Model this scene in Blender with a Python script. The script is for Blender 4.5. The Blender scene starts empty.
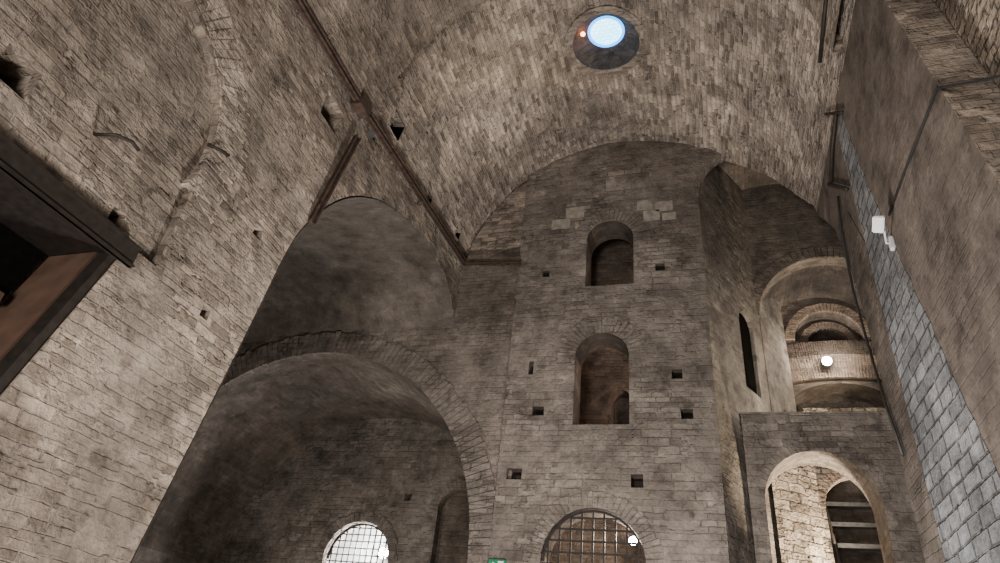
import bpy, bmesh, math, random
from mathutils import Vector, Matrix, noise
random.seed(7)
C = bpy.context.scene.collection
# ---------------- survey frame (metres, origin at eye height) ----------------
XW=(.9569,-.0678,-.2820); YW=(.2726,.5427,.7945); ZW=(.0993,-.8369,.5381); F=650.0
def P(u,v,axis,val):
    d=(u-500.0,v-281.5,F)
    w=Vector((sum(a*b for a,b in zip(d,XW)),sum(a*b for a,b in zip(d,YW)),sum(a*b for a,b in zip(d,ZW))))
    return w*(val/w['XYZ'.index(axis)])
XL=-5.3; XR=2.35; YT=12.0; ZS=8.3; VC=(XL+XR)/2; VR=(XR-XL)/2
FLOOR=-1.6
# ---------------- mesh helpers ----------------
def mk(name,bm,mat,smooth=False):
    me=bpy.data.meshes.new(name); bm.normal_update(); bm.to_mesh(me); bm.free()
    o=bpy.data.objects.new(name,me); C.objects.link(o)
    if mat: me.materials.append(mat)
    if smooth:
        for p in me.polygons: p.use_smooth=True
    return o
def to3(a,b,axis,c):
    return {'X':(c,a,b),'Y':(a,c,b),'Z':(a,b,c)}[axis]
def add_prism(bm,pts,axis,c0,c1):
    v0=[bm.verts.new(to3(a,b,axis,c0)) for a,b in pts]
    v1=[bm.verts.new(to3(a,b,axis,c1)) for a,b in pts]
    fs=[bm.faces.new(v0),bm.faces.new(v1[::-1])]
    n=len(pts)
    for i in range(n):
        fs.append(bm.faces.new((v0[i],v1[i],v1[(i+1)%n],v0[(i+1)%n])))
    return fs
def prism(name,pts,axis,c0,c1,mat):
    bm=bmesh.new(); add_prism(bm,pts,axis,c0,c1)
    bmesh.ops.recalc_face_normals(bm,faces=bm.faces)
    return mk(name,bm,mat)
def add_box(bm,x0,x1,y0,y1,z0,z1):
    add_prism(bm,[(x0,y0),(x1,y0),(x1,y1),(x0,y1)],'Z',z0,z1)
def box(name,x0,x1,y0,y1,z0,z1,mat,bev=0):
    bm=bmesh.new(); add_box(bm,x0,x1,y0,y1,z0,z1)
    bmesh.ops.recalc_face_normals(bm,faces=bm.faces)
    if bev: bmesh.ops.bevel(bm,geom=list(bm.edges),offset=bev,segments=2,affect='EDGES')
    return mk(name,bm,mat)
def boxuv(o):
    me=o.data
    uv=me.uv_layers.get('UVMap') or me.uv_layers.new(name='UVMap')
    for p in me.polygons:
        n=p.normal; ax=max(range(3),key=lambda i:abs(n[i]))
        for li in p.loop_indices:
            co=me.vertices[me.loops[li].vertex_index].co
            if ax==0: t=(co.y,co.z)
            elif ax==1: t=(co.x,co.z)
            else: t=(co.x,co.y)
            uv.data[li].uv=t
def soffit(o,mat,test=lambda p:p.normal.z<-.25):
    o.data.materials.append(mat); k=len(o.data.materials)-1
    for p in o.data.polygons:
        if test(p): p.material_index=k
def cut(o,cutters):
    for c in cutters:
        m=o.modifiers.new('b','BOOLEAN'); m.operation='DIFFERENCE'; m.solver='EXACT'; m.object=c
    dg=bpy.context.evaluated_depsgraph_get(); dg.update()
    me=bpy.data.meshes.new_from_object(o.evaluated_get(dg))
    o.modifiers.clear(); o.data=me
    for c in cutters: bpy.data.objects.remove(c)
def archp(cx,zs,r,zb,n=24,rz=None):
    rz=rz or r
    return [(cx-r,zb)]+[(cx-r*math.cos(math.pi*i/n),zs+rz*math.sin(math.pi*i/n)) for i in range(n+1)]+[(cx+r,zb)]
def sheet(name,rows,uvs,mat,smooth=True):
    bm=bmesh.new(); L=bm.loops.layers.uv.new('UVMap')
    V=[[bm.verts.new(c) for c in r] for r in rows]
    for i in range(len(rows)-1):
        for j in range(len(rows[0])-1):
            q=((i,j),(i+1,j),(i+1,j+1),(i,j+1))
            f=bm.faces.new([V[a][b] for a,b in q])
            for l,(a,b) in zip(f.loops,q): l[L].uv=uvs[a][b]
    return mk(name,bm,mat,smooth)
def ring(name,cx,cz,r0,r1,a0,a1,n,axis,c0,c1,mat,gap=.004,jit=.012,oj=.04):
    bm=bmesh.new(); r=random.Random(n)
    for i in range(n):
        A=a0+(a1-a0)*i/n; B=a0+(a1-a0)*(i+1)/n
        g=gap/r0
        rr1=r1+r.uniform(-oj,oj); rr0=r0
        pts=[(cx+rr0*math.cos(A+g),cz+rr0*math.sin(A+g)),(cx+rr1*math.cos(A+g),cz+rr1*math.sin(A+g)),
             (cx+rr1*math.cos(B-g),cz+rr1*math.sin(B-g)),(cx+rr0*math.cos(B-g),cz+rr0*math.sin(B-g))]
        add_prism(bm,pts,axis,c0+r.uniform(-jit,jit)*.5,c1)
    bmesh.ops.recalc_face_normals(bm,faces=bm.faces)
    o=mk(name,bm,mat); boxuv(o); return o
def tube(name,pts,r,mat,n=10):
    bm=bmesh.new(); pts=[Vector(p) for p in pts]; rings=[]
    up=Vector((0.13,0.21,.97))
    for i,p in enumerate(pts):
        if i==0: t=pts[1]-p
        elif i==len(pts)-1: t=p-pts[i-1]
        else: t=(pts[i+1]-p).normalized()+(p-pts[i-1]).normalized()
        t.normalize(); a=t.cross(up)
        if a.length<.1: a=t.cross(Vector((1,0,0)))
        a.normalize(); b=t.cross(a)
        rings.append([bm.verts.new(p+(a*math.cos(2*math.pi*k/n+math.pi/4)+b*math.sin(2*math.pi*k/n+math.pi/4))*r) for k in range(n)])
    for i in range(len(rings)-1):
        for k in range(n):
            bm.faces.new((rings[i][k],rings[i][(k+1)%n],rings[i+1][(k+1)%n],rings[i+1][k]))
    bm.faces.new(rings[0][::-1]); bm.faces.new(rings[-1])
    bmesh.ops.recalc_face_normals(bm,faces=bm.faces)
    return mk(name,bm,mat,True)
def smoothcurve(pts,k=4):
    out=[]
    for i in range(len(pts)-1):
        p0=Vector(pts[max(0,i-1)]);p1=Vector(pts[i]);p2=Vector(pts[i+1]);p3=Vector(pts[min(len(pts)-1,i+2)])
        for j in range(k):
            t=j/k
            q=.5*((2*p1)+(p2-p0)*t+(2*p0-5*p1+4*p2-p3)*t*t+(3*p1-p0-3*p2+p3)*t**3)
            out.append((q.x,q.y))
    out.append(tuple(pts[-1])); return out
def S(o,label=None):
    o['kind']='structure'
    if label: o['label']=label
    return o
def thing(o,label,cat):
    o['label']=label; o['category']=cat; return o
def group(name,base,parts,label,cat):
    e=bpy.data.objects.new(name,None); C.objects.link(e); e.location=base; e.empty_display_size=.2
    for p in parts:
        p.parent=e; p.matrix_parent_inverse=Matrix.Translation(Vector(base)).inverted()
    return thing(e,label,cat)
# ---------------- materials ----------------
def masonry(name,bw,bh,c1,c2,mortar,plaster,pl=(.5,.62),msize=.012,bump=.6,warp=.035,stain=(.66,1.25),speck=.14,dist=.03,plmax=.8,big=(.7,1.2),two=1.45,grime=.28,low=.10,sb=1.4):
    m=bpy.data.materials.new(name); m.use_nodes=True; nt=m.node_tree; N=nt.nodes; L=nt.links
    bs=N['Principled BSDF']; bs.inputs['Roughness'].default_value=.92
    bs.inputs['Specular IOR Level'].default_value=.2
    tc=N.new('ShaderNodeTexCoord'); geo=N.new('ShaderNodeNewGeometry')
    def noi(scale,det=4,rough=.6,vec=None):
        n=N.new('ShaderNodeTexNoise'); n.inputs['Scale'].default_value=scale; n.inputs['Detail'].default_value=det
        n.inputs['Roughness'].default_value=rough; L.new(vec or geo.outputs['Position'],n.inputs['Vector']); return n
    def mathn(op,a,b,c=None):
        n=N.new('ShaderNodeMath'); n.operation=op
        for i,x in enumerate((a,b,c)):
            if x is None: continue
            if hasattr(x,'default_value'): L.new(x,n.inputs[i])
            else: n.inputs[i].default_value=x
        return n.outputs[0]
    def mapr(x,a,b,c,d):
        n=N.new('ShaderNodeMapRange'); n.clamp=True; L.new(x,n.inputs[0])
        for i,k in enumerate((a,b,c,d)): n.inputs[i+1].default_value=k
        return n.outputs[0]
    def mix(t,f,a,b):
        n=N.new('ShaderNodeMix'); n.data_type='RGBA'; n.blend_type=t
        if hasattr(f,'default_value'): L.new(f,n.inputs[0])
        else: n.inputs[0].default_value=f
        for s,x in ((6,a),(7,b)):
            if hasattr(x,'default_value'): L.new(x,n.inputs[s])
            else: n.inputs[s].default_value=(*x,1)
        return n.outputs[2]
    def vm(op,a,b):
        n=N.new('ShaderNodeVectorMath'); n.operation=op; L.new(a,n.inputs[0])
        if op=='SCALE': n.inputs['Scale'].default_value=b
        elif hasattr(b,'default_value'): L.new(b,n.inputs[1])
        else: n.inputs[1].default_value=b
        return n.outputs[0]
    nw=noi(5,3,.6); nlow=noi(.5,2)
    w1=vm('SCALE',vm('SUBTRACT',nw.outputs['Color'],(.5,.5,.5)),warp)
    w2=vm('SCALE',vm('SUBTRACT',nlow.outputs['Color'],(.5,.5,.5)),low)
    vec=vm('ADD',vm('ADD',tc.outputs['UV'],w1),w2)
    n1=noi(.75,7,.68); n2=noi(1.3,6,.62); n3=noi(17,3,.6); n4=noi(4.5,4,.6); n5=noi(.3,3,.6); n6=noi(1.1,4,.55); n7=noi(2.4,6,.62)
    def brick(k):
        br=N.new('ShaderNodeTexBrick'); L.new(vec,br.inputs['Vector'])
        br.inputs['Scale'].default_value=1; br.inputs['Brick Width'].default_value=bw*k; br.inputs['Row Height'].default_value=bh*k
        br.inputs['Mortar Size'].default_value=msize; br.inputs['Mortar Smooth'].default_value=.5; br.inputs['Bias'].default_value=0
        br.offset=.43; br.squash=1.35; br.squash_frequency=3
        br.inputs['Color1'].default_value=(0,0,0,1); br.inputs['Color2'].default_value=(1,1,1,1); br.inputs['Mortar'].default_value=(.5,.5,.5,1)
        return br
    ba=brick(1.0); bb=brick(two)
    msk=mapr(n6.outputs[0],.49,.51,0,1)
    colr=mix('MIX',msk,ba.outputs['Color'],bb.outputs['Color'])
    sep=N.new('ShaderNodeSeparateColor'); L.new(colr,sep.inputs[0]); rndv=sep.outputs[0]
    f=mathn('ADD',mathn('MULTIPLY',ba.outputs['Fac'],mathn('SUBTRACT',1.0,msk)),mathn('MULTIPLY',bb.outputs['Fac'],msk))
    stone=mathn('SUBTRACT',1.0,f)
    jf=mapr(n4.outputs[0],.45,.66,1,.3)
    stone=mathn('SUBTRACT',1.0,mathn('MULTIPLY',mathn('SUBTRACT',1.0,stone),jf))
    r3=mathn('ADD',mapr(rndv,0,1,.0,1.0),mathn('SUBTRACT',mapr(rndv,.93,1,0,.45),mapr(rndv,0,.07,.35,0)))
    colb=mix('MIX',r3,c1,c2)
    basec=mix('MIX',stone,mortar,colb)
    plf=mathn('MULTIPLY',mapr(n1.outputs[0],pl[0],pl[1],0,1),plmax)
    col=mix('MIX',plf,basec,plaster)
    k=mathn('MULTIPLY',mapr(n2.outputs[0],.3,.7,stain[0],stain[1]),mapr(n3.outputs[0],.3,.7,1-speck,1+speck))
    k=mathn('MULTIPLY',k,mapr(n4.outputs[0],.3,.7,.8,1.2))
    k=mathn('MULTIPLY',k,mapr(n5.outputs[0],.35,.65,big[0],big[1]))
    k=mathn('MULTIPLY',k,mapr(n7.outputs[0],.36,.44,1-grime,1))
    k=mathn('MULTIPLY',k,mapr(n7.outputs[0],.57,.64,1,1+grime*.7))
    cmb=N.new('ShaderNodeCombineColor')
    for i in range(3): L.new(k,cmb.inputs[i])
    col=mix('MULTIPLY',1.0,col,cmb.outputs[0])
    L.new(col,bs.inputs['Base Color'])
    h=mathn('MULTIPLY',mathn('MULTIPLY',stone,sb),mathn('SUBTRACT',1.0,mathn('MULTIPLY',plf,.8)))
    h=mathn('ADD',h,mathn('MULTIPLY',n3.outputs[0],.5)); h=mathn('ADD',h,mathn('MULTIPLY',n4.outputs[0],1.2))
    h=mathn('ADD',h,mathn('MULTIPLY',rndv,.8)); h=mathn('ADD',h,mathn('MULTIPLY',n7.outputs[0],1.5))
    bp=N.new('ShaderNodeBump'); bp.inputs['Strength'].default_value=bump; bp.inputs['Distance'].default_value=dist
    L.new(h,bp.inputs['Height']); L.new(bp.outputs[0],bs.inputs['Normal'])
    return m
def plain(name,col,rough=.6,metal=0,emit=None,es=0,var=.3,scale=12):
    m=bpy.data.materials.new(name); m.use_nodes=True; nt=m.node_tree; N=nt.nodes; L=nt.links; bs=N['Principled BSDF']
    bs.inputs['Roughness'].default_value=rough; bs.inputs['Metallic'].default_value=metal
    n=N.new('ShaderNodeTexNoise'); n.inputs['Scale'].default_value=scale; n.inputs['Detail'].default_value=5
    g=N.new('ShaderNodeNewGeometry'); L.new(g.outputs['Position'],n.inputs['Vector'])
    r=N.new('ShaderNodeValToRGB'); L.new(n.outputs[0],r.inputs[0])
    r.color_ramp.elements[0].position=.3; r.color_ramp.elements[1].position=.7
    r.color_ramp.elements[0].color=(*[c*(1-var) for c in col],1); r.color_ramp.elements[1].color=(*[min(1,c*(1+var)) for c in col],1)
    L.new(r.outputs[0],bs.inputs['Base Color'])
    if emit: bs.inputs['Emission Color'].default_value=(*emit,1); bs.inputs['Emission Strength'].default_value=es
    return m
M_vault=masonry('vault_brick',.25,.085,(.52,.435,.36),(.19,.153,.125),(.50,.44,.375),(.36,.315,.27),pl=(.58,.70),bump=1.0,dist=.045,msize=.014,two=1.25,big=(.68,1.28),low=.14,grime=.25,warp=.03)
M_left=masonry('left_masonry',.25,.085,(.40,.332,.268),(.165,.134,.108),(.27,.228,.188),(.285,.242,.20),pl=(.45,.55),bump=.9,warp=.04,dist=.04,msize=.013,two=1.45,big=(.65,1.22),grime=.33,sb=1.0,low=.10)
M_tower=masonry('tower_masonry',.27,.108,(.265,.226,.193),(.125,.107,.092),(.15,.128,.109),(.182,.156,.134),pl=(.41,.52),bump=.85,warp=.04,dist=.035,msize=.012,two=1.5,grime=.32,sb=1.0,big=(.66,1.18))
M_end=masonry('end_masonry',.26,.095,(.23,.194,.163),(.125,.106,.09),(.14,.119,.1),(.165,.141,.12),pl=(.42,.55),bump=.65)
M_mid=masonry('mid_shade_masonry',.26,.095,(.17,.143,.12),(.11,.093,.078),(.12,.10,.086),(.13,.111,.094),pl=(.3,.45),bump=.5)  # darkened tone carries the shade of the side-chamber vault
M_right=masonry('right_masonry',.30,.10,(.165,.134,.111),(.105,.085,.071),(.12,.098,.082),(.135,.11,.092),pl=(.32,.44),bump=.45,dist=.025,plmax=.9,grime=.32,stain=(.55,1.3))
M_pale=masonry('pale_masonry',.34,.17,(.22,.221,.224),(.135,.135,.137),(.085,.082,.078),(.175,.17,.167),pl=(.55,.72),bump=1,two=1.0,msize=.018,grime=.3)
M_dark=masonry('dark_masonry',.28,.09,(.15,.122,.10),(.09,.074,.061),(.11,.092,.077),(.12,.098,.08),pl=(.45,.65),bump=.6)  # also lends painted shade to soffits, barrels and window rooms
M_black=masonry('shade_masonry',.28,.09,(.085,.068,.056),(.05,.041,.035),(.055,.046,.04),(.058,.049,.042),bump=.5)  # near-black stone: shade of reveals and passage barrel put into colour
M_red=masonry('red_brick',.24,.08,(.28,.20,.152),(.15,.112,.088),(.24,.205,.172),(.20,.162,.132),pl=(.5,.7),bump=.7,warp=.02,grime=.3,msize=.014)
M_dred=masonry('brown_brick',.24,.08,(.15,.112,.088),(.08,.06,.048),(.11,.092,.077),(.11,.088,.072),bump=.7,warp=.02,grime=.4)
M_rough=masonry('rubble',.24,.12,(.46,.385,.305),(.19,.152,.12),(.17,.143,.117),(.33,.275,.22),pl=(.6,.8),bump=1,warp=.08,dist=.06,two=1.6,msize=.018)
M_floor=masonry('floor_stone',.8,.5,(.2,.18,.16),(.16,.14,.125),(.1,.09,.08),(.2,.18,.16),bump=.3)
M_block=plain('pale_limestone',(.24,.212,.176),.9,scale=7,var=.35)
M_plaster=plain('white_plaster',(.6,.6,.58),.9,scale=6,var=.12)
M_iron=plain('dark_iron',(.035,.028,.024),.6,.5)
M_rust=plain('rusty_iron',(.075,.05,.038),.75,.3,var=.5)
M_wood=plain('brown_wood',(.085,.05,.034),.65,var=.3,scale=4)
M_hole=plain('hole_shade',(.006,.0055,.005),1)  # near-black stands in for shade inside holes and openings
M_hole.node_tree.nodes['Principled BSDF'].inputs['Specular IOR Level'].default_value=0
M_white=plain('white_enamel',(.62,.63,.62),.4,var=.05)
M_cable=plain('black_cable',(.02,.02,.02),.5)
M_steel=plain('grey_steel',(.10,.10,.10),.5,.5)
M_green=plain('sign_green',(.01,.18,.08),.4,emit=(.02,.45,.2),es=.1,var=.05)
M_signw=plain('sign_white',(.6,.65,.6),.4,emit=(.9,1,.95),es=.3,var=.05)
M_bulb=plain('bulb',(1,1,1),.3,emit=(1,.97,.9),es=80,var=0)
M_glassl=plain('lamp_glass',(.7,.75,.8),.2,emit=(.9,.95,1),es=.3,var=.05)
# ---------------- vault ----------------
def yend(x):
    k=[(-9,12.2),(.9,12.2),(1.5,12.0),(2.0,11.65),(2.25,11.3),(2.32,11.0),(2.36,10.6)]
    for (a,b),(c,d) in zip(k,k[1:]):
        if x<=c: return b+(d-b)*max(0,(x-a))/(c-a)
    return 10.6
SKY=(-1.42,8.97)
def vdisp(cx,y,cz,th):
    d=noise.noise(Vector((cx*.9,y*.9,cz*.9)))*.06+noise.noise(Vector((cx*4,y*3,cz*4)))*.03
    return d*min(1,math.sin(th)*4)
def on_vault(u,v):
    d=P(u,v,'Y',1.0); lo=0;hi=30
    for _ in range(50):
        m=(lo+hi)/2; p=d*m
        inn=(p.z<ZS and p.x>XL) or (p.z>=ZS and math.hypot(p.x-VC,p.z-ZS)<VR)
        lo,hi=(m,hi) if inn else (lo,m)
    p=d*lo; return p, math.atan2(p.z-ZS,VC-p.x)
VH=[(*on_vault(u,v),s) for u,v,s in [(396,127,.38),(428,200,.22),(457,234,.2)]]
def vault(name,R,y0,y1f,mat,nx=150,ny=190,zs=ZS):
    bm=bmesh.new(); L=bm.loops.layers.uv.new('UVMap'); V=[];U=[]
    for i in range(nx+1):
        th=math.pi*i/nx; cx=VC-R*math.cos(th); cz=zs+R*math.sin(th); r=[];u=[]
        ye=y1f(cx)
        for j in range(ny+1):
            y=y0+(ye-y0)*j/ny
            d=vdisp(cx,y,cz,th)
            r.append(bm.verts.new((VC-(R+d)*math.cos(th),y,zs+(R+d)*math.sin(th)))); u.append((y,R*th))
        V.append(r);U.append(u)
    for i in range(nx):
        for j in range(ny):
            q=((i,j),(i+1,j),(i+1,j+1),(i,j+1)); vs=[V[a][b] for a,b in q]
            c=sum((v.co for v in vs),Vector())/4
            if c.z>zs+R*.8 and math.hypot(c.x-SKY[0],c.y-SKY[1])<.76: continue
            th=math.pi*(i+.5)/nx
            if any(abs(c.y-p.y)<s*.5+.02 and abs(th-t)*VR<s*.5+.02 for p,t,s in VH): continue
            f=bm.faces.new(vs); f.smooth=True
            for l,(a,b) in zip(f.loops,q): l[L].uv=U[a][b]
    for v in [v for v in bm.verts if not v.link_faces]: bm.verts.remove(v)
    return mk(name,bm,mat)
S(vault('ceiling',VR,-3,yend,M_vault),'brick barrel vault with a round skylight')
for p,t,s in VH:
    R0=VR+vdisp(p.x,p.y,p.z,t)
    def pt(dy,da,dr):
        a=t+da/VR; return (VC-(R0+dr)*math.cos(a),p.y+dy,ZS+(R0+dr)*math.sin(a))
    h=s/2; k=.09
    cs=((-1,-1),(1,-1),(1,1),(-1,1))
    bm=bmesh.new()
    R_=[[bm.verts.new(pt(cx*e,ca*e,dr)) for cx,ca in cs] for e,dr in ((h+k,.03),(h,-.025),(h*.95,.40))]
    for a,b in ((0,1),(1,2)):
        for i in range(4): bm.faces.new((R_[a][i],R_[a][(i+1)%4],R_[b][(i+1)%4],R_[b][i]))
    bm.faces.new(R_[2])
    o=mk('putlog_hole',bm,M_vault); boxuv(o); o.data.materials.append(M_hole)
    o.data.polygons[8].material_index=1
    for i in range(4,8): o.data.polygons[i].material_index=1 if i%2 else 0  # pit floor and two sides blackened in place of shade
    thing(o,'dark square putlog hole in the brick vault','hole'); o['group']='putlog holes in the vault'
def rib(name,y0,y1,t,mat):
    n=60; bm=bmesh.new(); L=bm.loops.layers.uv.new('UVMap'); rows=[]
    for i in range(n+1):
        th=math.pi*i/n; 
        def pt(R,y): 
            R+=noise.noise(Vector((i*.35,y*.6,3)))*.02
            y+=noise.noise(Vector((i*.5,y*.2,9)))*.05
            return bm.verts.new((VC-R*math.cos(th),y,ZS+R*math.sin(th)))
        rows.append([pt(VR+.1,y0),pt(VR-t,y0),pt(VR-t,y1),pt(VR+.1,y1)])
    for i in range(n):
        for j in range(3):
            f=bm.faces.new((rows[i][j],rows[i+1][j],rows[i+1][j+1],rows[i][j+1]))
            vv=[(i,j),(i+1,j),(i+1,j+1),(i,j+1)]
            for l,(a,b) in zip(f.loops,vv): l[L].uv=([y0-.2,y0,y1,y1+.2][b],VR*math.pi*a/n)
    return mk(name,bm,mat)
S(rib('trim_1',-3,7.0,.18,M_left),'projecting brick transverse arch')
# ---------------- left wall ----------------
cur=smoothcurve([(5.41,.74),(5.85,3.4),(6.08,4.9),(6.32,5.6),(6.72,6.28),(7.25,6.86),(7.95,7.36),(8.75,7.70),(9.5,7.88),(10.2,7.95),(10.9,7.90),(11.5,7.72),(11.9,7.44),(12.16,7.1)])
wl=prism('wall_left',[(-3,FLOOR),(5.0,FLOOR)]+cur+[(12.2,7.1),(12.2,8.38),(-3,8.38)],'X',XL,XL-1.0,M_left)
cuts=[prism('c',[(1.0,3.4),(3.92,3.4),(3.51,1.59),(3.15,0),(1.0,0)],'X',XL+.2,XL-.85,None),
      prism('c',archp(2.75,5.0,1.55,3.25,24,1.45)[:-1]+[(4.3,3.4),(3.9,3.4),(3.88,3.25)],'X',XL+.2,XL-.10,None)]
def holecut(u,v,s,axis,val,depth,sh=1.0,inward=1):
    p=P(u,v,axis,val); h=s/2
    if axis=='X': return box('c',val-depth,val+.15,p.y-h,p.y+h,p.z-h*sh,p.z+h*sh,None) if inward<0 else box('c',val-.15,val+depth,p.y-h,p.y+h,p.z-h*sh,p.z+h*sh,None)
    return box('c',p.x-h,p.x+h,val-.15,val+depth,p.z-h*sh,p.z+h*sh,None)
LH=[(125,216,.16),(205,313,.13),(258,232,.16),(26,70,.34),(332,113,.5),(374,133,.3)]
for u,v,s in LH: cuts.append(holecut(u,v,s,'X',XL,.5,1,-1))
cut(wl,cuts); boxuv(wl); S(wl,'tall left masonry wall with lateral arch')
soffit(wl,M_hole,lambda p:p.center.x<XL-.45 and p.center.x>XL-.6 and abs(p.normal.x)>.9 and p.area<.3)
q=ring('trim_12',2.75,5.0,1.55,2.05,math.radians(-20),math.radians(150),46,'X',XL+.012,XL-.1,M_vault,gap=.005,jit=.02,oj=.06); S(q,'brick voussoirs of a blind arch')
pr=[(5.0,FLOOR)]+cur
rows=[];uvs=[]; acc=0
for i,(y,z) in enumerate(pr):
    if i: acc+=math.hypot(y-pr[i-1][0],z-pr[i-1][1])
    xs=(XL-.002,XL-.5,XL-1.2,-8,-10,-13.2)
    rows.append([(x,y+(.02 if y<10.2 else -.02),z-.02) for x in xs]); uvs.append([(x,acc) for x in xs])
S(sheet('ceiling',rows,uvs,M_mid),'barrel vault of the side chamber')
w=box('wall_side',-13.6,-13.1,4,17,FLOOR,10,M_dark); boxuv(w); S(w)
YE=12.13
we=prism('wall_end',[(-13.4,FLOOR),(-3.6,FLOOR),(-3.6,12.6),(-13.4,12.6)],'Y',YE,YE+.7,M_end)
cut(we,[prism('c',archp(-8.6,2.2,4.3,-3,64),'Y',YE-.5,YE+1.5,None)]); boxuv(we); soffit(we,M_dark); S(we,'masonry end wall with big arch')  # arch underside gets a darker material in place of shade
S(ring('trim_2',-8.6,2.2,4.3,4.85,0,math.pi,104,'Y',YE-.045,YE+.1,M_tower,gap=.008,jit=.025),'brick voussoirs of the big arch')
YB=16.2
rows=[];uvs=[]
for i in range(49):
    th=math.pi*i/48; ys=(YE+.65,14,YB+.1)
    rows.append([(-8.6-4.3*math.cos(th),y,2.2+4.3*math.sin(th)) for y in ys]); uvs.append([(y,4.3*th) for y in ys])
S(sheet('ceiling',rows,uvs,M_dark),'dark brick barrel vault behind the arch')  # dimness inside the barrel is put into its material
for s in (-1,1):
    w=box('wall_inner',-8.6+s*4.3-(.2 if s<0 else 0),-8.6+s*4.3+(.2 if s>0 else 0),YE+.6,YB+.1,FLOOR,2.25,M_end); boxuv(w); S(w)
wb=box('wall_back',-13.2,-4,YB,YB+.5,FLOOR,7,M_tower)
cut(wb,[prism('c',archp(-8.8,2.66,.93,1.0),'Y',YB-.3,YB+.8,None),prism('c',archp(-6.15,3.95,.56,1.0),'Y',YB-.3,YB+.3,None),
  holecut(408,497,.2,'Y',YB,.3)]); boxuv(wb); soffit(wb,M_dark,lambda p:YB+.1<p.center.y<YB+.48 and p.center.x>-7.2); S(wb)  # niche faces darkened by material to read as shaded
S(ring('trim_3',-8.8,2.66,.93,1.18,0,math.pi,26,'Y',YB-.03,YB+.1,M_tower))
S(ring('trim_4',-6.15,3.95,.56,.8,0,math.pi,18,'Y',YB-.04,YB+.1,M_end))
w=box('wall_outer',-11,-6.8,17.9,18.1,FLOOR,6,M_plaster); boxuv(w); S(w)
# ---------------- tower ----------------
TWX0,TWX1=-3.85,.28
tw=prism('tower_body',[(TWX0,YT),(TWX1,YT),(2.2,16),(2.2,17.0),(TWX0,17.0)],'Z',FLOOR,12.3,M_tower)
cuts=[prism('c',archp(-1.73,9.08,.53,7.83),'Y',YT-.3,YT+1.0,None),
      prism('c',archp(-1.87,6.10,.55,4.64),'Y',YT-.3,YT+1.0,None),
      prism('c',archp(-1.98,2.14,.92,FLOOR+1),'Y',YT-.3,YT+1.0,None),
      box('c',-3.2,-.7,YT+.7,YT+2.4,4.5,7.5,None),
      box('c',-3.2,-.7,YT+.7,YT+2.0,7.75,11,None),
      box('c',-3.3,-.7,YT+.7,YT+2.4,FLOOR+1,4.2,None),
      prism('c',archp(-1.78,6.2,.22,5.2),'Y',YT+2.2,YT+2.9,None)]
for u,v,s,sh in [(546,274,.16,1),(660,267,.2,.9),(538,411,.24,.8),(677,374,.2,1),(687,414,.22,.9),(514,474,.3,.7),(637,481,.22,1.1),(531,368,.1,3)]:
    cuts.append(holecut(u,v,s,'Y',YT,.45,sh))
def flank(t,z,off=0):
    d=Vector((1.92,4,0)).normalized(); nrm=Vector((d.y,-d.x,0))
    q=Vector((TWX1,YT,0))+d*t+nrm*off; return Vector((q.x,q.y,z))
def flankbox(name,t0,t1,z0,z1,o0,o1,mat,top=0):
    bm=bmesh.new(); prof=[(t0,z0),(t1,z0),(t1,z1)]+([((t0+t1)/2+(t1-t0)/2*math.cos(a),z1+(t1-t0)/2*math.sin(a)) for a in [math.pi*k/8 for k in range(1,8)]] if top else [])+[(t0,z1)]
    a=[bm.verts.new(flank(t,z,o0)) for t,z in prof]; b=[bm.verts.new(flank(t,z,o1)) for t,z in prof]
    bm.faces.new(a); bm.faces.new(b[::-1]); k=len(prof)
    for i in range(k): bm.faces.new((a[i],b[i],b[(i+1)%k],a[(i+1)%k]))
    bmesh.ops.recalc_face_normals(bm,faces=bm.faces)
    return mk(name,bm,mat)
cuts.append(flankbox('c',1.55,2.3,6.0,7.6,.3,-.6,None,1))
cut(tw,cuts); boxuv(tw)
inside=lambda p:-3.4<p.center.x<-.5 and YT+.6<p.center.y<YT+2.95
soffit(tw,M_dark,lambda p:inside(p) and p.center.z>7.6)  # room faces darkened in colour for the gloom behind the windows
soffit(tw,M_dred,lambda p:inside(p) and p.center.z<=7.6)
soffit(tw,M_black,lambda p:YT+.1<p.center.y<YT+.6 and p.normal.z<-.15 and p.area<.5)  # window soffits painted near-black in place of shade
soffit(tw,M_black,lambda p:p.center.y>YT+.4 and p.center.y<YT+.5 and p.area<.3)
parts=[tw]
parts.append(flankbox('slit_shade_panel',1.56,2.29,6.01,7.6,-.08,-.14,M_hole,1))  # black panel painted in for the dark of the slit opening
parts.append(ring('window_surround',-1.73,9.08,.535,.88,0,math.pi,22,'Y',YT-.025,YT+.05,M_tower,gap=.008,jit=.02))
parts.append(ring('window_surround',-1.87,6.10,.555,.95,0,math.pi,24,'Y',YT-.025,YT+.05,M_tower,gap=.008,jit=.02))
parts.append(ring('window_surround',-1.98,2.14,.925,1.2,0,math.pi,34,'Y',YT-.025,YT+.05,M_tower,gap=.007,jit=.01))
parts.append(prism('corner_spandrel',[(.27,9.6),(.30,10.2),(.36,10.6),(.48,10.93),(.68,11.18),(.95,11.36),(1.2,11.3),(1.2,12.0),(.27,12.0)],'Y',YT+.01,YT+.3,M_tower)); boxuv(parts[-1])
def pblock(u0,v0,u1,v1,val=YT):
    a=P(u0,v0,'Y',val); b=P(u1,v1,'Y',val)
    return box('pale_stone',min(a.x,b.x),max(a.x,b.x),val-.008,val+.03,min(a.z,b.z),max(a.z,b.z),M_block,.006)
for q in [(566,208,584,217),(552,220,570,228),(575,222,586,230),(643,211,660,220),(637,201,652,209),(655,202,673,210),(662,213,676,219),(606,180,616,190)]:
    parts.append(pblock(*q))
group('masonry_tower',(-1.8,YT,FLOOR),parts,'grey-brown medieval masonry tower with arched windows under the vault','tower')
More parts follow.
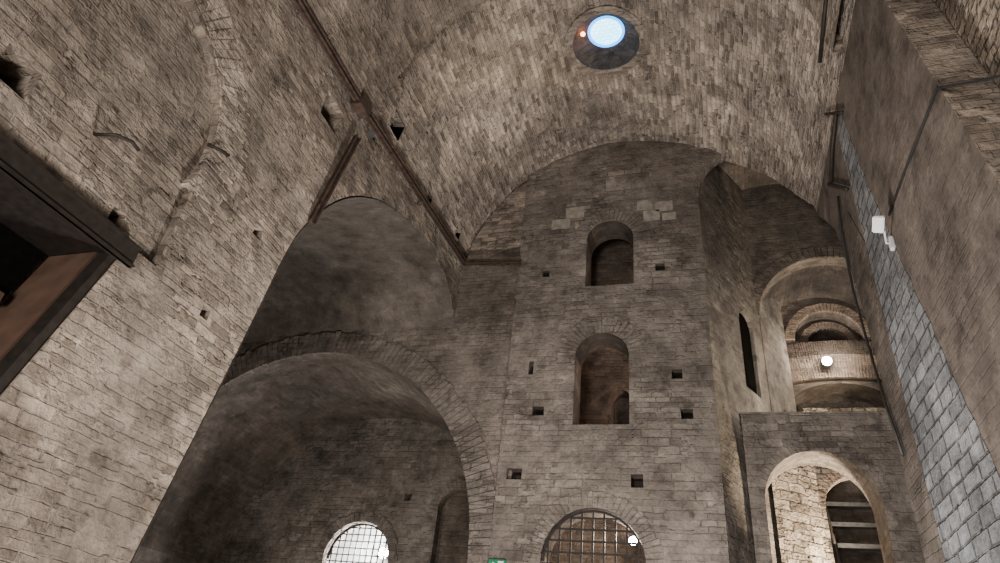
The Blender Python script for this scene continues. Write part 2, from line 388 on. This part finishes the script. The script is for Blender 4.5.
q=prism('trim_18',[(-5.2,8.75),(-4.9,8.7),(-4.2,9.1),(-3.86,9.2),(-3.86,11.15),(-4.1,11.0),(-4.45,10.6),(-4.8,10.05),(-5.1,9.4)],'Y',YE-.09,YE+.02,M_left); boxuv(q); S(q,'lighter broken stone facing beside the tower')
# ---------------- right wall ----------------
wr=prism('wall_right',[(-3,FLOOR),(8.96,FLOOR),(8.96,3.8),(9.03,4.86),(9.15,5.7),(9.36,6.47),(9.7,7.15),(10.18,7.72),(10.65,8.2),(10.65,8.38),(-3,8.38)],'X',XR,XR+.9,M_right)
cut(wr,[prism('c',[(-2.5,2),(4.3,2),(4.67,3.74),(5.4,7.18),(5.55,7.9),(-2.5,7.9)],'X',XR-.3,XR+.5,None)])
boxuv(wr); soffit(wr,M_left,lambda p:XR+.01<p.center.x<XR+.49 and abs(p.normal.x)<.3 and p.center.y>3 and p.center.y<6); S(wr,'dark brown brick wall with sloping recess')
rr=random.Random(3); st=[]
zq=7.95
def qy(z):
    k=[(-1.6,5.0),(1.8,6.25),(4.1,6.95),(6.6,7.64),(7.95,7.85)]
    for (a,b),(c,d) in zip(k,k[1:]):
        if z<=c: return b+(d-b)*(z-a)/(c-a)
    return 7.85
while zq>FLOOR+.3:
    y=qy(zq)+rr.uniform(-.03,.03); h=.17
    st.append((y,zq)); zq-=h
st.append((st[-1][0],FLOOR))
q=prism('trim_5',[(8.25,FLOOR),(8.25,7.95)]+st,'X',XR-.008,XR+.02,M_pale); boxuv(q); S(q,'grey stone quoin masonry')
q=prism('trim_16',[(8.25,FLOOR),(8.97,FLOOR),(8.97,3.8),(9.04,4.86),(9.16,5.7),(9.37,6.47),(9.6,6.95),(9.3,7.0),(8.7,6.7),(8.25,5.8)],'X',XR-.012,XR+.02,M_dark); boxuv(q); S(q,'dark strip painted for shade at the wall end')  # thin dark facing stands in for the shaded gap
q=prism('trim_7',[(-2,2.1),(4.25,2.1),(4.62,3.74),(5.35,7.18),(5.4,7.8),(-2,7.8)],'X',XR+.40,XR+.55,M_rough); boxuv(q); S(q)
# ---------------- passage on the right ----------------
rows=[];uvs=[]
for i in range(41):
    th=math.pi*i/40; X=2.3-3.0*math.cos(th); y0=12.32 if X<1.1 else 9.0
    ys=[y0+(14.7-y0)*k/3 for k in range(4)]
    rows.append([(X,y,10.2+2.15*math.sin(th)) for y in ys]); uvs.append([(y,2.8*th) for y in ys])
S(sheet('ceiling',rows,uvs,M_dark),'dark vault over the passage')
w=box('wall_passage',5.2,5.6,9,20,FLOOR,10.6,M_dark); boxuv(w); S(w)
w=box('wall_return',3.2,5.3,8.7,9,FLOOR,12.5,M_dark); boxuv(w); S(w)
e1=box('wall_cross',.9,5.4,14.5,14.9,FLOOR,12.7,M_dark)
cut(e1,[prism('c',archp(3.1,8.25,1.6,-3,32),'Y',14,15.5,None)]); boxuv(e1); S(e1)
S(ring('trim_8',3.1,8.25,1.6,1.9,0,math.pi,40,'Y',14.45,14.6,M_dark,oj=.02,gap=.008))
rows=[];uvs=[]
YF=16.4
for i in range(33):
    th=math.pi*i/32; ys=(14.85,15.6,YF+.1)
    rows.append([(3.1-1.6*math.cos(th),y,8.25+1.6*math.sin(th)) for y in ys]); uvs.append([(y,1.6*th) for y in ys])
S(sheet('ceiling',rows,uvs,M_black),'short barrel vault of the passage')  # shade put into the colour so the barrel stays dim near the lamp
w=box('wall_jamb',4.7,5.25,14.9,YF,FLOOR,8.3,M_dark); boxuv(w); S(w)
e2=box('wall_far',1,6,YF,YF+1.6,FLOOR,12.7,M_dark)
cx=3.28; zc=8.60
cut(e2,[prism('c',archp(cx,zc,.80,zc-.05,24),'Y',YF-.5,YF+.45,None),prism('c',archp(cx+.03,zc,.50,zc-.05,24),'Y',YF-.5,YF+1.1,None),prism('c',archp(3.28,6.75,1.15,4.9,24,.62),'Y',YF-.5,YF+.9,None)]); boxuv(e2)
soffit(e2,M_tower,lambda p:YF+.8<p.center.y<YF+.95 and p.center.z<8); S(e2)
S(ring('trim_9',cx,zc,.80,1.03,0,math.pi,34,'Y',YF-.08,YF+.05,M_red,gap=.006,jit=.01,oj=.012))
S(ring('trim_10',cx+.03,zc,.50,.68,0,math.pi,24,'Y',YF+.30,YF+.5,M_red,gap=.006,jit=.01,oj=.01))
a0,a1=math.radians(79.5),math.radians(100.5)
q=ring('trim_11',cx,1.5,6.62,7.02,a0,a1,44,'Y',YF-.06,YF+.05,M_dred,gap=.005,jit=.008,oj=.008); S(q)
q=ring('trim_13',cx,1.5,5.98,6.62,a0-.02,a1+.02,38,'Y',YF-.10,YF+.05,M_red,gap=.005,jit=.008,oj=.004); S(q)
w=box('wall_rear',1,6,19.4,19.6,FLOOR,12.7,M_dark); boxuv(w); S(w)
# bridge
br=prism('bridge_body',[(.75,12.95),(5.15,12.95),(5.15,13.8),(1.15,13.8)],'Z',FLOOR,5.15,M_tower)
cut(br,[prism('c',archp(1.98,3.5,.96,-3,32),'Y',12.5,14.2,None)]); boxuv(br)
soffit(br,M_end,lambda p:p.normal.z<-.1 or (p.normal.x<-.5 and p.center.x>2.5))  # bridge soffit and right jamb take darker stone as painted shade
rg=ring('arch_ring',1.98,3.5,.96,1.17,0,math.pi,30,'Y',12.935,13.0,M_tower,gap=.008,jit=.012,oj=.03)
cp=prism('parapet_cap',[(.74,12.9),(5.15,12.9),(5.15,13.85),(1.17,13.85)],'Z',5.15,5.22,M_tower); boxuv(cp)
group('stone_bridge',(2.5,13.4,FLOOR),[br,rg,cp],'brown masonry bridge with a round arch beside the tower','bridge')
q=prism('wall_pier',[(1.25,13.85),(1.8,14.2),(2.2,14.6),(2.2,14.9),(1.5,14.9)],'Z',FLOOR,5.3,M_rough); boxuv(q); S(q,'brightly lit rough stone pier')
q=box('wall_inner_arch',2.15,4.7,14.62,14.88,FLOOR,6.0,M_rough)
cut(q,[prism('c',archp(2.93,3.86,.66,-3,24),'Y',14,15.5,None)]); boxuv(q); S(q)
q=ring('trim_15',2.93,3.86,.66,.88,0,math.pi,22,'Y',14.57,14.7,M_red,gap=.008); S(q)
f=box('floor',-14,7,-6,22,FLOOR-.2,FLOOR,M_floor); boxuv(f); S(f)
# ---------------- skylight ----------------
def lathe(name,prof,mat,n=48,c=None):
    c=c or SKY
    bm=bmesh.new(); R=[]
    for k in range(n):
        a=2*math.pi*k/n; row=[]
        for r,z in prof:
            x=c[0]+r*math.cos(a); y=c[1]+r*math.sin(a)
            zz=z if z is not None else ZS+math.sqrt(VR*VR-(x-VC)**2)-.04
            row.append(bm.verts.new((x,y,zz)))
        R.append(row)
    for k in range(n):
        for j in range(len(prof)-1):
            bm.faces.new((R[k][j],R[(k+1)%n][j],R[(k+1)%n][j+1],R[k][j+1]))
    return mk(name,bm,mat,True)
ztop=ZS+VR+.36
col=lathe('brick_collar',[(.88,None),(.71,None)],M_vault)
sh=lathe('tapered_shaft',[(.71,None),(.70,ZS+VR+.05),(.38,ztop)],M_dred)
boxuv(col); boxuv(sh)
M_blue=plain('blue_glow',(.1,.3,.7),.4,emit=(.02,.36,1),es=4,var=.05)  # rim emits blue in place of glow caught from the glass
rim=lathe('glow_rim',[(.40,ztop-.03),(.345,ztop-.05),(.34,ztop+.02),(.40,ztop+.05)],M_blue)
mg=bpy.data.materials.new('skylight_glass'); mg.use_nodes=True; nt=mg.node_tree; bs=nt.nodes['Principled BSDF']
g=nt.nodes.new('ShaderNodeNewGeometry'); b=nt.nodes.new('ShaderNodeTexBrick'); b.inputs['Scale'].default_value=1
b.inputs['Brick Width'].default_value=.12; b.inputs['Row Height'].default_value=.09; b.inputs['Mortar Size'].default_value=.006
b.inputs['Color1'].default_value=(.42,.92,1,1); b.inputs['Color2'].default_value=(.2,.75,1,1); b.inputs['Mortar'].default_value=(.06,.4,.8,1)
nt.links.new(g.outputs['Position'],b.inputs['Vector']); nt.links.new(b.outputs['Color'],bs.inputs['Emission Color'])
bs.inputs['Emission Strength'].default_value=6; bs.inputs['Base Color'].default_value=(.3,.4,.5,1)
gl=lathe('glass_lens',[(.35,ztop),(.3,ztop-.02),(.15,ztop-.03),(.002,ztop-.035)],mg)
M_amber=plain('amber_bulb',(1,.5,.2),.4,emit=(1,.32,.08),es=14,var=.02)
bm=bmesh.new(); bmesh.ops.create_uvsphere(bm,u_segments=14,v_segments=8,radius=.05,matrix=Matrix.Translation((SKY[0]-.47,SKY[1]-.20,ZS+VR+.12)))
ab=mk('amber_bulb',bm,M_amber,True)
group('round_skylight',(SKY[0],SKY[1],ZS+VR),[col,sh,rim,gl,ab],'round skylight with pale blue glass lens in a brick shaft','skylight')
# ---------------- iron beam ----------------
def ibeam(name,pts,w,h,mat):
    bm=bmesh.new()
    for a,b in zip(pts,pts[1:]):
        a=Vector(a);b=Vector(b);d=(b-a).normalized(); z=Vector((0,0,1)); s=d.cross(z).normalized(); z=s.cross(d)
        for (s0,s1,z0,z1) in [(-w/2,w/2,h/2-.02,h/2),(-w/2,w/2,-h/2,-h/2+.02),(-.015,.015,-h/2,h/2)]:
            vs=[[bm.verts.new(p+s*ss+z*zz) for ss,zz in ((s0,z0),(s1,z0),(s1,z1),(s0,z1))] for p in (a-d*.03,b+d*.03)]
            bm.faces.new(vs[0]); bm.faces.new(vs[1][::-1])
            for i in range(4): bm.faces.new((vs[0][i],vs[1][i],vs[1][(i+1)%4],vs[0][(i+1)%4]))
    bmesh.ops.recalc_face_normals(bm,faces=bm.faces)
    return mk(name,bm,mat)
xb=XL+.14
b1=ibeam('long_rail',[(xb,2.5,8.15),(xb,6.5,8.22),(xb,11.86,8.66)],.11,.13,M_rust)
b2=ibeam('end_rail',[(xb,11.86,8.66),(-3.8,11.86,8.55)],.10,.12,M_rust)
a=P(357,138,'X',xb); b_=P(312,221,'X',XL+.05)
b3=ibeam('strut',[tuple(a),tuple(b_)],.10,.10,M_rust)
pl=box('joint_plate',xb-.12,xb+.08,6.35,6.7,8.1,8.38,M_rust,.01)
c1=tube('bracket',[(XL,9.3,8.36),(xb,9.3,8.4)],.03,M_rust)
c2=tube('bracket',[(XL,4.2,8.15),(xb,4.2,8.15)],.03,M_rust)
group('iron_tie_beam',(xb,7,8.3),[b1,b2,b3,pl,c1,c2],'long rusty iron beam running along the vault springing','beam')
l=box('lintel_shade_plate',XL-.83,XL-.11,1.02,3.9,3.25,3.39,M_iron,.01)  # lintel widened so dark iron covers the recess ceiling as shade
l2=ibeam('beam_flange',[(XL+.03,.9,3.3),(XL+.03,3.98,3.3)],.10,.22,M_iron)
group('lintel_beam',(XL,2.5,3.3),[l,l2],'dark steel lintel beam over a wall opening','beam')
jb=prism('timber_jamb',[(3.78,3.24),(3.86,3.24),(3.1,0.02),(3.02,0.02)],'X',XL-.2,XL-.8,M_wood); thing(jb,'dull brown timber board lining a dark opening','board')
jm=prism('steel_post',[(3.80,3.24),(3.89,3.24),(3.12,0.02),(3.03,0.02)],'X',XL-.02,XL-.19,M_iron); thing(jm,'dark steel post edging a wall opening','post')
bk=prism('shade_panel',[(1.02,3.24),(3.75,3.24),(3.0,.02),(1.02,.02)],'X',XL-.8,XL-.83,M_hole); thing(bk,'near-black panel standing in for shade in an opening','panel')  # added plate whose black gives the shade of the cavity
tb=box('timber_beam',XL-.75,XL-.62,1.2,3.5,2.5,2.62,M_wood,.01); thing(tb,'brown timber beam inside a dark opening','beam')
h=P(112,140,'X',XL)
hk=tube('iron_hook',[(XL-.12,h.y-.12,h.z-.02),(XL+.10,h.y-.05,h.z+.0),(XL+.13,h.y+.1,h.z+.05),(XL+.13,h.y+.2,h.z+.03)],.018,M_iron)
thing(hk,'bent black iron hook in the wall','hook')
h=P(215,151,'X',XL)
hk=tube('iron_stub',[(XL-.02,h.y-.12,h.z),(XL+.08,h.y,h.z+.0),(XL+.1,h.y+.12,h.z+.02)],.02,M_iron)
thing(hk,'short iron stub in the brick wall','hook')
# ---------------- grilles and lamps ----------------
def grille(name,cx,zs,r,zb,y,step,label,t=.012):
    bm=bmesh.new(); x=cx-r+step/2
    while x<cx+r:
        zt=zs+math.sqrt(max(0,r*r-(x-cx)**2)); add_box(bm,x-t,x+t,y-t,y+t,zb,zt); x+=step
    z=zb+step/2
    while z<zs+r:
        hw=r if z<zs else math.sqrt(max(0,r*r-(z-zs)**2)); add_box(bm,cx-hw,cx+hw,y-t*1.8,y-t*.6,z-t,z+t); z+=step
    bmesh.ops.recalc_face_normals(bm,faces=bm.faces); o=mk('grille_bars',bm,M_iron)
    bm=bmesh.new(); n=24
    for i in range(n):
        A=math.pi*i/n;B=math.pi*(i+1)/n
        add_prism(bm,[(cx+rr*math.cos(a),zs+rr*math.sin(a)) for rr,a in ((r,A),(r-.04,A),(r-.04,B),(r,B))],'Y',y-.02,y+.02)
    bmesh.ops.recalc_face_normals(bm,faces=bm.faces); fr=mk('grille_frame',bm,M_iron)
    group(name,(cx,y,zb),[o,fr],label,'grille')
grille('iron_grille',-1.98,2.14,.91,FLOOR+1,YT+.12,.2,'black iron grille filling the low arch of the tower',.016)
grille('iron_grille',-8.8,2.66,.92,1.0,YB+.2,.17,'iron grille in a brightly lit arched window',.015)
def lamp(pos,label,r=.06,power=60,col=(1,.93,.8),wall=Vector((0,1,0)),rad=.08):
    pos=Vector(pos); bm=bmesh.new(); bmesh.ops.create_uvsphere(bm,u_segments=20,v_segments=12,radius=r,matrix=Matrix.Translation(pos))
    bu=mk('bulb',bm,M_bulb,True)
    ho=tube('lamp_housing',[pos+wall*(r*.6),pos+wall*(r*1.1),pos+wall*(r*2.6)],r*.9,M_steel,14)
    ar=tube('mounting_arm',[pos+wall*(r*2.4),pos+wall*(r*2.6+.12)],.02,M_steel)
    group('wall_lamp',tuple(pos+wall*(r*2.6+.12)),[bu,ho,ar],label,'lamp')
    l=bpy.data.lights.new('lamp_fill_light','POINT'); l.energy=power; l.color=col; l.shadow_soft_size=rad
    o=bpy.data.objects.new('lamp_fill_light',l); C.objects.link(o); o.location=pos-wall*(r+.12)
p=P(827,361,'Y',16.0); lamp(p,'small bright round lamp on a passage arch',.11,95,(1,.9,.76))
p=P(633,541,'Y',13.2); lamp(p,'bright round lamp behind the iron grille',.08,200,(1,.86,.7))
p=P(383,553,'Y',17.2); lamp(p,'bright white lamp behind the window grille',.14,800,(.95,.97,1))
# floodlight
p=P(879,224,'X',XR-.2)
hb=bmesh.new(); add_box(hb,-.06,.06,-.10,.10,-.04,.04); bmesh.ops.recalc_face_normals(hb,faces=hb.faces)
bmesh.ops.bevel(hb,geom=list(hb.edges),offset=.01,segments=2,affect='EDGES')
rot=Matrix.Translation(p)@Matrix.Rotation(math.radians(-35),4,'X')@Matrix.Rotation(math.radians(25),4,'Y')
bmesh.ops.transform(hb,matrix=rot,verts=hb.verts); hs=mk('lamp_housing',hb,M_white)
gb=bmesh.new(); add_box(gb,-.064,-.058,-.085,.085,-.03,.03); bmesh.ops.recalc_face_normals(gb,faces=gb.faces); bmesh.ops.transform(gb,matrix=rot,verts=gb.verts); gg=mk('front_glass',gb,M_glassl)
q2=P(889,243,'X',XR-.05)
bk=tube('bracket',[p+Vector((.04,0,-.03)),(XR-.08,q2.y,q2.z),(XR,q2.y,q2.z)],.013,M_white)
jbx=box('junction_box',XR-.05,XR,q2.y-.04,q2.y+.04,q2.z-.10,q2.z+.08,M_white,.01)
group('floodlight',(XR,p.y,p.z),[hs,gg,bk,jbx],'white floodlight on a bracket on the brick wall','floodlight')
pts=[P(u,v,'X',XR-.018) for u,v in ((1020,72),(985,80),(937,88),(925,120),(905,170),(889,215))]
thing(tube('cable_conduit',pts,.014,M_cable),'thin dark cable conduit on the brick wall','cable')
pts=[P(u,v,'X',XR-.06) for u,v in ((836,112),(832,150),(831,182))]
b1=tube('iron_bar',pts,.03,M_iron); b2=tube('cross_arm',[P(u,v,'X',XR-.06) for u,v in ((829,184),(847,189))],.03,M_iron); b3=tube('top_bracket',[P(u,v,'X',XR-.06) for u,v in ((826,114),(842,112))],.025,M_iron)
group('iron_bracket',tuple(pts[2]),[b1,b2,b3],'dark iron bracket holding cables on the wall','bracket')
pts=[P(u,v,'X',XR-.05) for u,v in ((838,196),(841,230),(853,290),(868,345),(885,402),(903,455))]
thing(tube('hanging_cable',pts,.018,M_cable),'black cable hanging down the wall edge','cable')
pts=[P(u,v,'X',XR-.24) for u,v in ((828,-20),(824,20),(820,62))]
thing(tube('iron_rod',pts,.03,M_iron),'dark iron rod hanging from the vault','rod')
# exit sign
a=P(497,565,'Y',YT-.05)
bd=box('sign_body',a.x-.16,a.x+.16,YT-.07,YT-.005,a.z-.12,a.z+.09,M_green,.008)
bm=bmesh.new(); yf=YT-.08
add_prism(bm,[(a.x+.02,a.z-.06),(a.x+.12,a.z-.06),(a.x+.12,a.z+.06),(a.x+.02,a.z+.06)],'Y',yf,yf+.01)
add_prism(bm,[(a.x-.15,a.z-.015),(a.x-.08,a.z-.015),(a.x-.08,a.z-.045),(a.x-.01,a.z),(a.x-.08,a.z+.045),(a.x-.08,a.z+.015),(a.x-.15,a.z+.015)],'Y',yf,yf+.01)
bmesh.ops.recalc_face_normals(bm,faces=bm.faces); pg=mk('pictogram',bm,M_signw)
group('emergency_exit_sign',(a.x,YT,a.z),[bd,pg],'small green illuminated emergency exit sign on the wall','sign')
# metal stair
parts=[]
for X in (2.40,3.42):
    parts.append(prism('stringer',[(15.0,2.2),(15.25,2.2),(16.0,4.4),(15.8,4.4)],'X',X,X+.04,M_iron))
for i in range(5):
    z=2.4+i*.46; y=15.1+(z-2.2)*.35
    parts.append(box('tread',2.44,3.42,y-.02,y+.26,z,z+.07,M_steel))
for X in (2.40,3.44):
    parts.append(tube('handrail',[(X,15.1,3.3),(X,15.9,5.1)],.03,M_iron))
    parts.append(tube('support_leg',[(X+.02,15.2,FLOOR),(X+.02,15.2,3.5)],.05,M_iron))
group('metal_staircase',(3.0,15.5,FLOOR),parts,'dark metal staircase beyond the bridge arch','staircase')
# ---------------- lights ----------------
def area(loc,tgt,size,power,col):  # unseen fill areas added to brighten walls and vault
    l=bpy.data.lights.new('fill_area','AREA'); l.energy=power; l.size=size; l.color=col
    o=bpy.data.objects.new('fill_area',l); C.objects.link(o); o.location=loc
    o.rotation_euler=(Vector(tgt)-Vector(loc)).to_track_quat('-Z','Y').to_euler(); return o
def point(loc,power,col,r=.3):
    l=bpy.data.lights.new('lamp_fill_light','POINT'); l.energy=power; l.color=col; l.shadow_soft_size=r
    o=bpy.data.objects.new('lamp_fill_light',l); C.objects.link(o); o.location=loc
def spot(loc,tgt,power,col,ang,r=.1):
    l=bpy.data.lights.new('lamp_fill_light','SPOT'); l.energy=power; l.color=col; l.shadow_soft_size=r; l.spot_size=math.radians(ang); l.spot_blend=.6
    o=bpy.data.objects.new('lamp_fill_light',l); C.objects.link(o); o.location=loc
    o.rotation_euler=(Vector(tgt)-Vector(loc)).to_track_quat('-Z','Y').to_euler()
WARM=(1,.925,.86)
area((-1.6,-3.5,-.6),(-1.2,9,6),2.0,1060,WARM)  # main fill, added out of view behind the camera
area((-1.5,6.5,-1.2),(-1.6,8.5,12),.8,720,WARM)  # added fill from below for the vault
area((.8,8.2,-1.0),(2.5,7.8,4),.8,75,(.80,.90,1))  # added cool fill for the right wall
point((-.95,13.7,5.9),60,(1,.76,.6),.1)
point((-.9,13.2,8.6),14,(1,.75,.6),.1)
point((SKY[0]-.36,SKY[1]-.18,ZS+VR+.1),2.2,(1,.35,.12),.05)
spot((3.3,14.15,1.2),(1.8,14.3,3.9),2600,(1,.84,.62),85)  # unseen spot added to brighten the pier
spot((3.1,12.9,5.4),(1.0,13.6,6.6),330,(1,.9,.74),110,.05)  # unseen spot added to brighten the tower flank
point((3.2,16.7,5.6),10,(1,.9,.78),.1)  # added fill for the far recess
spot((-7.5,13.0,-.8),(-7.4,16.2,3.4),520,WARM,100,.2)  # unseen spot added to brighten the back wall
point((-10.2,13.8,-.2),90,WARM,.4)  # added fill inside the big arch
point((-8.8,17.2,1.2),600,(.95,.97,1),.3)
w=bpy.data.worlds.new('World'); bpy.context.scene.world=w; w.use_nodes=True
w.node_tree.nodes['Background'].inputs[0].default_value=(.85,.85,.9,1); w.node_tree.nodes['Background'].inputs[1].default_value=.08
# ---------------- camera ----------------
cd=bpy.data.cameras.new('Camera'); cam=bpy.data.objects.new('Camera',cd); C.objects.link(cam)
cd.sensor_width=36; cd.lens=F/1000*36; cd.clip_start=.05
cam.matrix_world=Matrix(((XW[0],-XW[1],-XW[2],0),(YW[0],-YW[1],-YW[2],0),(ZW[0],-ZW[1],-ZW[2],0),(0,0,0,1)))
bpy.context.scene.camera=cam
# ---------------- recentre origins, lift so floor is z=0 ----------------
seen=set()
for o in list(C.objects):
    if o.type=='MESH' and o.data.name not in seen:
        seen.add(o.data.name)
        c=sum((v.co for v in o.data.vertices),Vector())/max(1,len(o.data.vertices))
        o.data.transform(Matrix.Translation(-c)); o.location=o.location+c
for o in list(C.objects):
    if o.parent is None: o.location.z-=FLOOR
